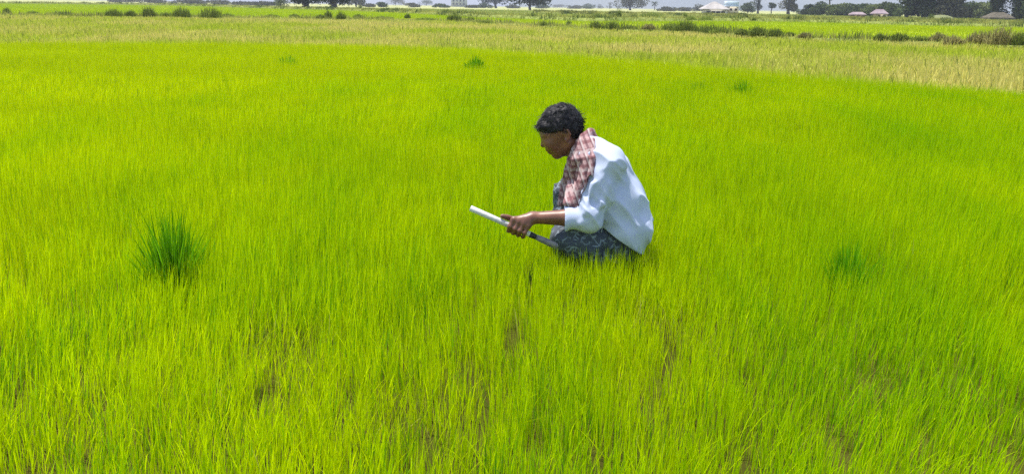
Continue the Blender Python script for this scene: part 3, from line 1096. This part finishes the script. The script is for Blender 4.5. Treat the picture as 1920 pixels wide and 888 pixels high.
def palm(px, py, hpx, wpx, label):
    g = G(px, py); dist = float(np.linalg.norm(g[:2])); ppm = F_PX / dist * 1.03
    h = hpx / ppm; r = wpx / ppm / 2
    root = empty('palm_tree', (g[0], g[1], 0)); tag(root, label, 'palm', 'palms along the far field edge')
    segs = []; p = np.array([0, 0, -.05])
    for i in range(6):
        q = np.array([.12 * math.sin(i), 0, h * (i + 1) / 6]); segs.append((p, q, .22 - .012 * i, .21 - .012 * i)); p = q
    V, Q = limb_mesh(segs); mesh_np('trunk', V, Q, M_bark, parent=root, smooth=True)
    Vl = []; T = []
    for k in range(26):
        a = rng.uniform(0, 2 * math.pi); el = rng.uniform(-.5, 1.2)
        c = p.copy(); d = np.array([math.cos(a) * math.cos(el), math.sin(a) * math.cos(el), math.sin(el)])
        for s in range(6):
            n_ = c + d * r / 5; d = d + np.array([0, 0, -.22]); d /= np.linalg.norm(d)
            for sg in (-1, 1):
                sd_ = np.cross(d, [0, 0, 1.]); sd_ /= np.linalg.norm(sd_) + 1e-9
                for q_ in range(3):
                    o = len(Vl); b0_ = c + (n_ - c) * q_ / 3
                    Vl += [b0_, b0_ + (n_ - c) * .28, b0_ + sd_ * sg * r * .30 + d * r * .15 + np.array([0, 0, -.12 * r])]
                    T.append([o, o + 1, o + 2])
            c = n_
    Vl = np.array(Vl); C = mixc(*TONES['dark'], rng.random(len(Vl)))
    mesh_np('fronds', Vl, T, M_leaf, parent=root, col=C)


# left and middle
tree('broad_tree', 574, 18, 60, 120, 'thick dark trunked tree, left one of the pair at upper left', 'dark', .07, .055, 6200, lobes=22)
tree('broad_tree', 626, 19, 64, 128, 'thick dark trunked tree, right one of the pair at upper left', 'dark', .08, .055, 6200, lobes=22)
tree('broad_tree', 527, 16, 34, 60, 'pale green drooping young tree left of the dark pair', 'light', .06, .02, 2400)
tree('broad_tree', 668, 14, 40, 34, 'grey green bushy tree just right of the dark pair', 'dusty', .12, .03, 1800)
tree('broad_tree', 742, 11, 34, 17, 'low far bushy tree left of the pale tower block', 'dusty', .1, .03, 1200)
tree('broad_tree', 800, 11, 30, 15, 'small dark tree just left of the pale tower block', 'mid', .1, .03, 1200)
tree('broad_tree', 930, 16, 80, 62, 'round crowned tree with bare trunk, left of the two in the middle', 'dark', .13, .035, 5200, lobes=20)
tree('broad_tree', 994, 20, 80, 64, 'round crowned tree with bare trunk, right of the two in the middle', 'dark', .14, .035, 5200, lobes=20)
tree('broad_tree', 1050, 15, 30, 8, 'lowest far bushy tree right of the two in the middle', 'dusty', .05, .03, 700)
tree('broad_tree', 1182, 20, 60, 62, 'wide grey green tree reaching the ground before the hills', 'dusty', .05, .03, 3800, lobes=18)
tree('broad_tree', 1125, 17, 14, 9, 'small far bush tree left of the wide grey green tree', 'dusty', .05, .03, 500, lobes=7)
tree('broad_tree', 1143, 17, 14, 14, 'pointed small tree beside the wide grey green tree', 'dusty', .05, .03, 600, lobes=7)
palm(1227, 20, 13, 12, 'small lone palm right of the wide grey green tree')
for i, px in enumerate((690, 716, 772, 826, 884, 908, 960, 1020, 1076, 1100)):
    nm = ('low hedge tree just right of the tree pair', 'low hedge tree second right of the tree pair', 'low hedge tree between the two small far trees', 'low hedge tree touching the left of the tower block',
          'low hedge tree touching the right of the tower block', 'low hedge tree left of the left middle tree', 'low hedge tree between the two middle trees', 'low hedge tree right of the right middle tree',
          'low hedge tree at the left foot of the hills', 'low hedge tree before the open hill view')[i]
    tree('hedge_tree', px, 14 + (px - 690) * .008, 34, 8 + (i * 7 % 4), nm, 'mid' if i % 2 else 'dusty', .0, .03, 900, group='low hedge row on the horizon', lobes=9)
for i, px in enumerate((236, 290, 352, 410, 466, 498)):
    nm = ('leftmost brownish bush on the upper left horizon', 'second brownish bush on the upper left horizon', 'third brownish bush on the upper left horizon', 'fourth brownish bush on the upper left horizon', 'fifth brownish bush on the upper left horizon', 'brownish bush nearest the pale young tree')[i]
    tree('hedge_tree', px, 5.5 + (px - 236) * .022, 62, 9, nm, 'dusty', .0, .03, 900, group='bushes on the upper left horizon', lobes=9)
for px, wp, hp, lab in ((1250, 40, 10, 'leftmost low hedge tree between the palm and the white shed'), (1284, 38, 9, 'middle low hedge tree between the palm and the white shed'), (1312, 36, 14, 'taller rounded hedge tree left of the white shed')):
    tree('broad_tree', px, 22, wp, hp, lab, 'dusty', .03, .03, 900, lobes=9)
tree('broad_tree', 1402, 25, 34, 22, 'bushy tree touching the right end of the white shed', 'mid', .06, .03, 1800)
tree('broad_tree', 1421, 26, 24, 60, 'narrow tall dark tree right of the white shed', 'dark', .12, .03, 2600)
tree('broad_tree', 1446, 26, 22, 22, 'arching small dark tree with light showing under its crown', 'dark', .3, .04, 1300, lobes=8)
tree('broad_tree', 1478, 27, 44, 70, 'tall hazy brownish tree widening upwards', 'dusty', .08, .04, 3600, lobes=16)
tree('broad_tree', 1498, 28, 14, 12, 'small round dark tree at the foot of the hazy brown tree', 'mid', .05, .03, 700, lobes=7)
for i, (px, wp, hp, tn, lab) in enumerate(((1516, 22, 19, 'dark', 'small dark tree at the left end of the right hand tree row'), (1538, 34, 22, 'mid', 'green tree left of the leaning palm'),
                                          (1570, 40, 26, 'light', 'rounded light green tree right of the leaning palm'), (1604, 44, 22, 'mid', 'broad bushy tree above the brown walled house'),
                                          (1640, 44, 22, 'light', 'light green tree directly behind the pink roofed house'), (1672, 40, 26, 'mid', 'green tree right of the pink roofed house'),
                                          (1700, 44, 70, 'mid', 'tall green tree at the left side of the dark grove'), (1738, 60, 100, 'dark', 'tallest darkest tree of the grove at right'),
                                          (1778, 46, 84, 'dusty', 'tall greyish tree at the right side of the dark grove'), (1812, 46, 28, 'mid', 'low green tree under the gap of white sky'),
                                          (1840, 40, 26, 'light', 'low pale green tree left of the thatched hut'), (1866, 30, 74, 'dark', 'dark tall tree behind the thatched hut'),
                                          (1908, 36, 90, 'dark', 'dark tall tree at the right edge'), (1945, 60, 90, 'mid', 'green tall tree beyond the right edge'))):
    tree('broad_tree', px, 30 + (px - 1516) * .02 + (1.5 if hp > 60 else 0), wp * 1.3, hp * 1.12, lab, tn, .04, .035, 3200 if hp < 40 else 8000, lobes=14 if hp < 40 else 30)
palm(1553, 30, 33, 16, 'tall thin palm rising over the right hand tree row')


def shrub(px, py, wpx, hpx, label, c1=(.05, .075, .018), c2=(.12, .15, .035), nl=None):
    g = G(px, py); dist = float(np.linalg.norm(g[:2])); ppm = F_PX / dist * 1.03
    w = wpx / ppm; h = hpx / ppm
    k = 7
    cxs = rng.uniform(-.40, .40, k) * w
    top_ = h * (1 - (2 * np.abs(cxs) / w) ** 1.5 * .7) * rng.uniform(.5, 1.0, k)
    cs = np.stack([cxs, rng.uniform(-.2, .2, k) * w, top_ * .5], 1)
    rs = np.stack([rng.uniform(.07, .18, k) * w, rng.uniform(.08, .18, k) * w, top_ * .45], 1)
    a = leaf_cloud(cs, rs, nl or 380, max(.03, .024 * w), c1, c2, .2)
    a[0][:, 2] = np.maximum(a[0][:, 2], .01)
    nb = 320
    bx = rng.uniform(-.48, .48, nb) * w; by = rng.uniform(-.2, .2, nb) * w
    b = blade_arrays(np.stack([bx, by, np.zeros(nb)], 1), h * rng.uniform(.4, 1.2, nb) * (1 - (2 * np.abs(bx) / w) ** 2 * .5), np.full(nb, max(.02, .012 * w)),
                     rng.uniform(0, 3.14, nb), rng.normal(0, h * .2, (nb, 2)), mixc(c1, np.array(c2) * 1.5, rng.random(nb)), 2)
    V, T, C = merge([a, b])
    V[:, 2] += .18
    o = mesh_np('shrub', V, T, M_weed, col=C)
    o.location = (g[0], g[1], 0)
    return tag(o, label, 'shrub', 'shrubs on the field banks')


BR = ((.15, .135, .05), (.30, .275, .11))
shr = [(14, 32, 12, 10, 'thin upright shrub at the left end of the bank'), (62, 32, 20, 5, 'low flat shrub near the left end of the bank'), (118, 33, 44, 5, 'long low shrub on the left part of the bank'),
       (213, 37, 30, 13, 'rounded dark shrub, first of the left group'), (246, 37, 18, 11, 'small ragged shrub, second of the left group'), (280, 37, 22, 18, 'tall loose shrub, third of the left group'),
       (312, 38, 22, 8, 'low shrub between the tall ones of the left group'), (342, 39, 32, 19, 'darkest round shrub of the left group'), (396, 40, 40, 20, 'pointed shrub with a wide foot closing the left group'), (428, 38, 24, 7, 'low tail of shrubs right of the pointed one'),
       (512, 38, 28, 6, 'small flat shrub below the pale young tree'), (552, 39, 20, 7, 'small shrub left of the upper middle clumps'), (602, 41, 18, 8, 'left clump under the dark tree pair'), (616, 41, 12, 15, 'upright dark clump under the dark tree pair'),
       (640, 42, 18, 14, 'right clump under the dark tree pair'), (672, 40, 20, 8, 'small shrub right of the clumps under the tree pair'), (720, 41, 40, 5, 'long thin shrub on the middle of the bank'), (764, 40, 12, 9, 'small pointed shrub near the middle'),
       (800, 44, 44, 5, 'long flat shrub left of the round middle shrub'), (852, 45, 28, 14, 'round dark shrub in the middle of the bank'), (912, 50, 30, 5, 'low shrub right of the round middle shrub'),
       (1018, 56, 14, 9, 'small round shrub, left of two above the fallow strip'), (1066, 56, 10, 10, 'small round shrub, right of two above the fallow strip'), (1115, 61, 22, 14, 'olive shrub left of the middle right cluster'), (1146, 62, 26, 15, 'wide olive shrub in the middle right cluster'),
       (1180, 62, 30, 7, 'low trailing shrub in the middle right cluster'), (1216, 64, 24, 12, 'brownish ragged shrub before the large mound shrub'), (1256, 65, 34, 14, 'light green left half of the large mound shrub'),
       (1284, 67, 48, 21, 'largest dark mound shrub on the right part of the bank'), (1322, 68, 30, 8, 'low tail right of the large dark mound shrub'), (1350, 71, 40, 12, 'grey green flat shrub'), (1390, 75, 26, 11, 'small shrub left of the spiky pair'),
       (1420, 77, 34, 18, 'spiky dark shrub, left of a pair'), (1452, 79, 30, 16, 'spiky dark shrub, right of a pair'), (1480, 79, 20, 9, 'small shrub right of the spiky pair'), (1508, 82, 24, 11, 'brown low shrub at the gap in the bank'),
       (1650, 86, 28, 11, 'green shrub at the left of the right hand run'), (1684, 87, 36, 14, 'dark green shrub in the right hand run'), (1722, 88, 34, 10, 'low shrub in the middle of the right hand run'),
       (1758, 89, 30, 16, 'green leafy shrub left of the brown thicket'), (1786, 96, 34, 17, 'dry brown shrub below the green leafy one'), (1832, 94, 44, 22, 'left part of the big brown thicket'), (1874, 96, 58, 33, 'tallest part of the big brown thicket at the right edge'),
       (1908, 97, 26, 22, 'dark green shrub at the very right edge'),
       (1150, 40, 20, 10, 'dark weed clump, left one in the weedy field'), (1160, 38, 10, 16, 'tall thin weed in the weedy field'), (1188, 41, 16, 10, 'small weed clump near the tall thin weed'), (1222, 40, 44, 15, 'broad green bush in the weedy field'),
       (1120, 38, 22, 10, 'pale leafy bush at the left of the weedy field'), (1296, 42, 20, 8, 'dark low bush, left of two on the far bank'), (1322, 42, 26, 7, 'dark low bush, right of two on the far bank'), (1284, 41, 8, 13, 'upright weed beside the two low bushes'),
       (1413, 43, 8, 5, 'single tiny bush on the far bank'), (675, 20, 8, 7, 'tiny dark bush in the shadow of the tree pair'), (1745, 42, 8, 12, 'small upright bush left of the grassy mound')]
for q in shr:
    br = 'brown' in q[4]
    far = q[1] < 50
    c = BR if br else (((.11, .15, .025), (.24, .29, .055)) if ('olive' in q[4] or 'light' in q[4] or 'pale' in q[4] or 'flat' in q[4] or 'low' in q[4] or 'green bush' in q[4]) else ((.065, .095, .018), (.17, .21, .04)))
    shrub(*q[:5], *c)

# grassy mound at right (a low arched heap)
g = G(1763, 39)
V = []; Q = []
for j in range(9):
    for i in range(24):
        t = 2 * math.pi * i / 24; r = j / 8
        V.append((2.6 * r * math.cos(t), 1.8 * r * math.sin(t), 0.8 * (1 - r ** 2.2) - .03 + .05 * math.sin(5 * t + j)))
for j in range(8):
    for i in range(24):
        Q.append([j * 24 + i, (j + 1) * 24 + i, (j + 1) * 24 + (i + 1) % 24, j * 24 + (i + 1) % 24])
o = mesh_np('hay_heap', V, Q, mat_noise('hay', (.11, .13, .05), (.19, .20, .09), 6, 1, .6), smooth=True)
o.location = (g[0], g[1], 0)
tag(o, 'low arched pale green heap in front of the dark grove', 'heap')

# ------------------------------------------------------------------ buildings
M_white = mat_noise('whitewash', (.52, .48, .45), (.66, .62, .58), .6, .9, .1)
M_roofw = mat_noise('pale_sheet_roof', (.26, .24, .225), (.40, .37, .345), .5, .6, .1)
M_roofb = mat_noise('pale_blue_sheet', (.42, .50, .58), (.52, .60, .66), .5, .6, .1)
M_open = mat_noise('dark_opening', (.02, .018, .016), (.05, .04, .035), 3, .9, 0)
M_pink = mat_noise('faded_pink_roof', (.20, .15, .17), (.30, .24, .25), 1, .8, .1)
M_brown = mat_noise('mud_wall', (.16, .11, .09), (.26, .19, .15), 1, .95, .2)
M_cream = mat_noise('cream_wall', (.55, .47, .36), (.66, .58, .46), 1, .9, .1)
M_thatch = mat_noise('thatch', (.055, .05, .035), (.12, .10, .07), 3, 1, .8)
M_grey = mat_noise('pale_concrete', (.40, .41, .43), (.48, .49, .51), .2, .9, .1)


def box(V, Q, x0, x1, y0, y1, z0, z1):
    o = len(V)
    V += [(x0, y0, z0), (x1, y0, z0), (x1, y1, z0), (x0, y1, z0), (x0, y0, z1), (x1, y0, z1), (x1, y1, z1), (x0, y1, z1)]
    Q += [[o + 3, o + 2, o + 1, o], [o + 4, o + 5, o + 6, o + 7], [o, o + 1, o + 5, o + 4], [o + 1, o + 2, o + 6, o + 5], [o + 2, o + 3, o + 7, o + 6], [o + 3, o, o + 4, o + 7]]


def bpart(name, mat, parent, boxes):
    V = []; Q = []
    for b in boxes: box(V, Q, *b)
    return mesh_np(name, V, Q, mat, parent=parent)


def hip_roof(name, mat, parent, x0, x1, y0, y1, z0, z1, inset, th=.12):
    ym = (y0 + y1) / 2
    V = [(x0, y0, z0), (x1, y0, z0), (x1, y1, z0), (x0, y1, z0), (x0 + inset, ym, z1), (x1 - inset, ym, z1),
         (x0, y0, z0 - th), (x1, y0, z0 - th), (x1, y1, z0 - th), (x0, y1, z0 - th)]
    fc = [(0, 1, 5, 4), (1, 2, 5), (2, 3, 4, 5), (3, 0, 4), (6, 7, 1, 0), (7, 8, 2, 1), (8, 9, 3, 2), (9, 6, 0, 3), (9, 8, 7, 6)]
    me = bpy.data.meshes.new(name); me.from_pydata(V, [], fc); me.materials.append(mat); me.update()
    return link(bpy.data.objects.new(name, me), parent)


# white shed
g = G(1345, 27.5); ppm = F_PX / np.linalg.norm(g[:2]) * 1.03
k = 1 / ppm
b = empty('shed', (g[0], g[1], 0)); tag(b, 'white shed with wide pale hipped roof between the low trees', 'building')
bpart('wall', M_white, b, [(-22 * k, 18 * k, 0, 30 * k, 0, 9 * k)])
hip_roof('roof', M_roofw, b, -28 * k, 21 * k, -4 * k, 34 * k, 9.5 * k, 22.5 * k, 22 * k)
for i in range(4):
    bpart('door', M_open, b, [((-20 + i * 9) * k, (-13.5 + i * 9) * k, -.06, -.005, 0, 5.5 * k)])
b = empty('annex', (g[0] + 29 * k, g[1] + 1.0, 0)); tag(b, 'pinkish walled block with pale blue roof joined to the white shed', 'building')
bpart('wall', M_cream, b, [(-9 * k, 11 * k, 0, 26 * k, 0, 14 * k)])
bpart('roof', M_roofb, b, [(-10.5 * k, 12.5 * k, -1.5 * k, 28 * k, 14.5 * k, 15.6 * k), (-9.5 * k, 11.5 * k, 3 * k, 27 * k, 15.6 * k, 24 * k)])
for i in range(2):
    bpart('window', M_open, b, [((-5 + i * 9) * k, (-1 + i * 9) * k, -.06, -.005, 7 * k, 11 * k)])
bpart('door', M_open, b, [(-8 * k, 9 * k, -.08, -.01, 0, 3 * k)])

# pale tower block far at upper middle
g = G(860, 13.3); ppm = F_PX / np.linalg.norm(g[:2]) * 1.03; k = 1 / ppm
b = empty('tower_block', (g[0], g[1], 0)); tag(b, 'pale hazy block with straight sides left of the two middle trees', 'building')
bpart('wall', M_grey, b, [(-14 * k, 15 * k, 0, 14 * k, 0, 26 * k)])
for j in range(4):
    for i in range(4):
        bpart('window', M_open, b, [((-11 + i * 6.5) * k, (-8.5 + i * 6.5) * k, -.14, -.02, (4 + j * 5.5) * k, (6.6 + j * 5.5) * k)])
bpart('roof', M_white, b, [(-15 * k, 16 * k, -1 * k, 15 * k, 26.05 * k, 27 * k)])

# pink roofed house and brown walled house
g = G(1651, 37); ppm = F_PX / np.linalg.norm(g[:2]) * 1.03; k = 1 / ppm
b = empty('small_house', (g[0], g[1], 0)); tag(b, 'small cream walled house with faded pink roof before the tree row', 'house')
bpart('wall', M_cream, b, [(-8 * k, 11 * k, 0, 14 * k, 0, 9.5 * k)])
hip_roof('roof', M_pink, b, -13 * k, 12 * k, -3 * k, 17 * k, 10 * k, 17 * k, 6 * k)
bpart('door', M_open, b, [(-6 * k, -1 * k, -.08, -.01, 0, 7 * k)])
bpart('window', M_open, b, [(3 * k, 8 * k, -.08, -.01, 4 * k, 7 * k)])
b = empty('small_house', (g[0] - 27 * k, g[1] + 2.5, 0)); tag(b, 'low brown mud walled house left of the pink roofed one', 'house')
bpart('wall', M_brown, b, [(-12 * k, 11 * k, 0, 12 * k, 0, 7.5 * k)])
hip_roof('roof', M_pink, b, -14 * k, 13 * k, -2 * k, 14 * k, 7.9 * k, 12 * k, 5 * k)
bpart('door', M_open, b, [(-3 * k, 2 * k, -.08, -.01, 0, 6 * k)])

# thatched hut at right
g = G(1876, 40); ppm = F_PX / np.linalg.norm(g[:2]) * 1.03; k = 1 / ppm
b = empty('thatched_hut', (g[0], g[1], 0)); tag(b, 'brown thatched hut under the dark trees at right', 'hut')
bpart('wall', M_brown, b, [(-16 * k, 16 * k, 0, 20 * k, 0, 7 * k)])
hip_roof('roof', M_thatch, b, -21 * k, 21 * k, -5 * k, 25 * k, 5.4 * k, 14 * k, 12 * k, .25)
bpart('door', M_open, b, [(-12 * k, -6 * k, -.08, -.01, 0, 6 * k)])

# ------------------------------------------------------------------ hills and haze
nx, ny = 160, 14
V = []
for j in range(ny):
    yy = 3000 + 100 * j
    for i in range(nx):
        xx = -60 + 1900 * i / (nx - 1)
        t = i / (nx - 1)
        env = min(1, (t / .22)) ** 1.2 * max(0.0, min(1, (1 - t) / .10)) ** .9
        env = max(env, 0)
        cross = max(0.0, math.sin(math.pi * j / (ny - 1))) ** .8
        hgt = (95 + 70 * float(fbm2(np.array([xx * .0035]), np.array([3.3]))[0]) + 40 * float(n2(np.array([xx * .012]), np.array([yy * .004]))[0])) * env * cross
        V.append((xx, yy, hgt - 1))
Q = [[j * nx + i, j * nx + i + 1, (j + 1) * nx + i + 1, (j + 1) * nx + i] for j in range(ny - 1) for i in range(nx - 1)]
hills = mesh_np('hills', V, Q, mat_noise('hill_cover', (.06, .08, .04), (.12, .13, .07), .01, 1, 0), smooth=True)
tag(hills, 'long hazy blue grey hills on the horizon', kind='structure')

hz, t, out = new_mat('haze')
pv = N(t, 'ShaderNodeVolumePrincipled')
pv.inputs['Color'].default_value = (.74, .79, .92, 1)
pv.inputs['Density'].default_value = .00042
pv.inputs['Anisotropy'].default_value = .2
t.links.new(pv.outputs[0], out.inputs['Volume'])
V = []; Q = []
box(V, Q, -6100, 6100, -60, 5050, -1.2, 240)
haze = mesh_np('haze', V, Q, hz)
tag(haze, 'thin pale haze over the plain', kind='stuff')
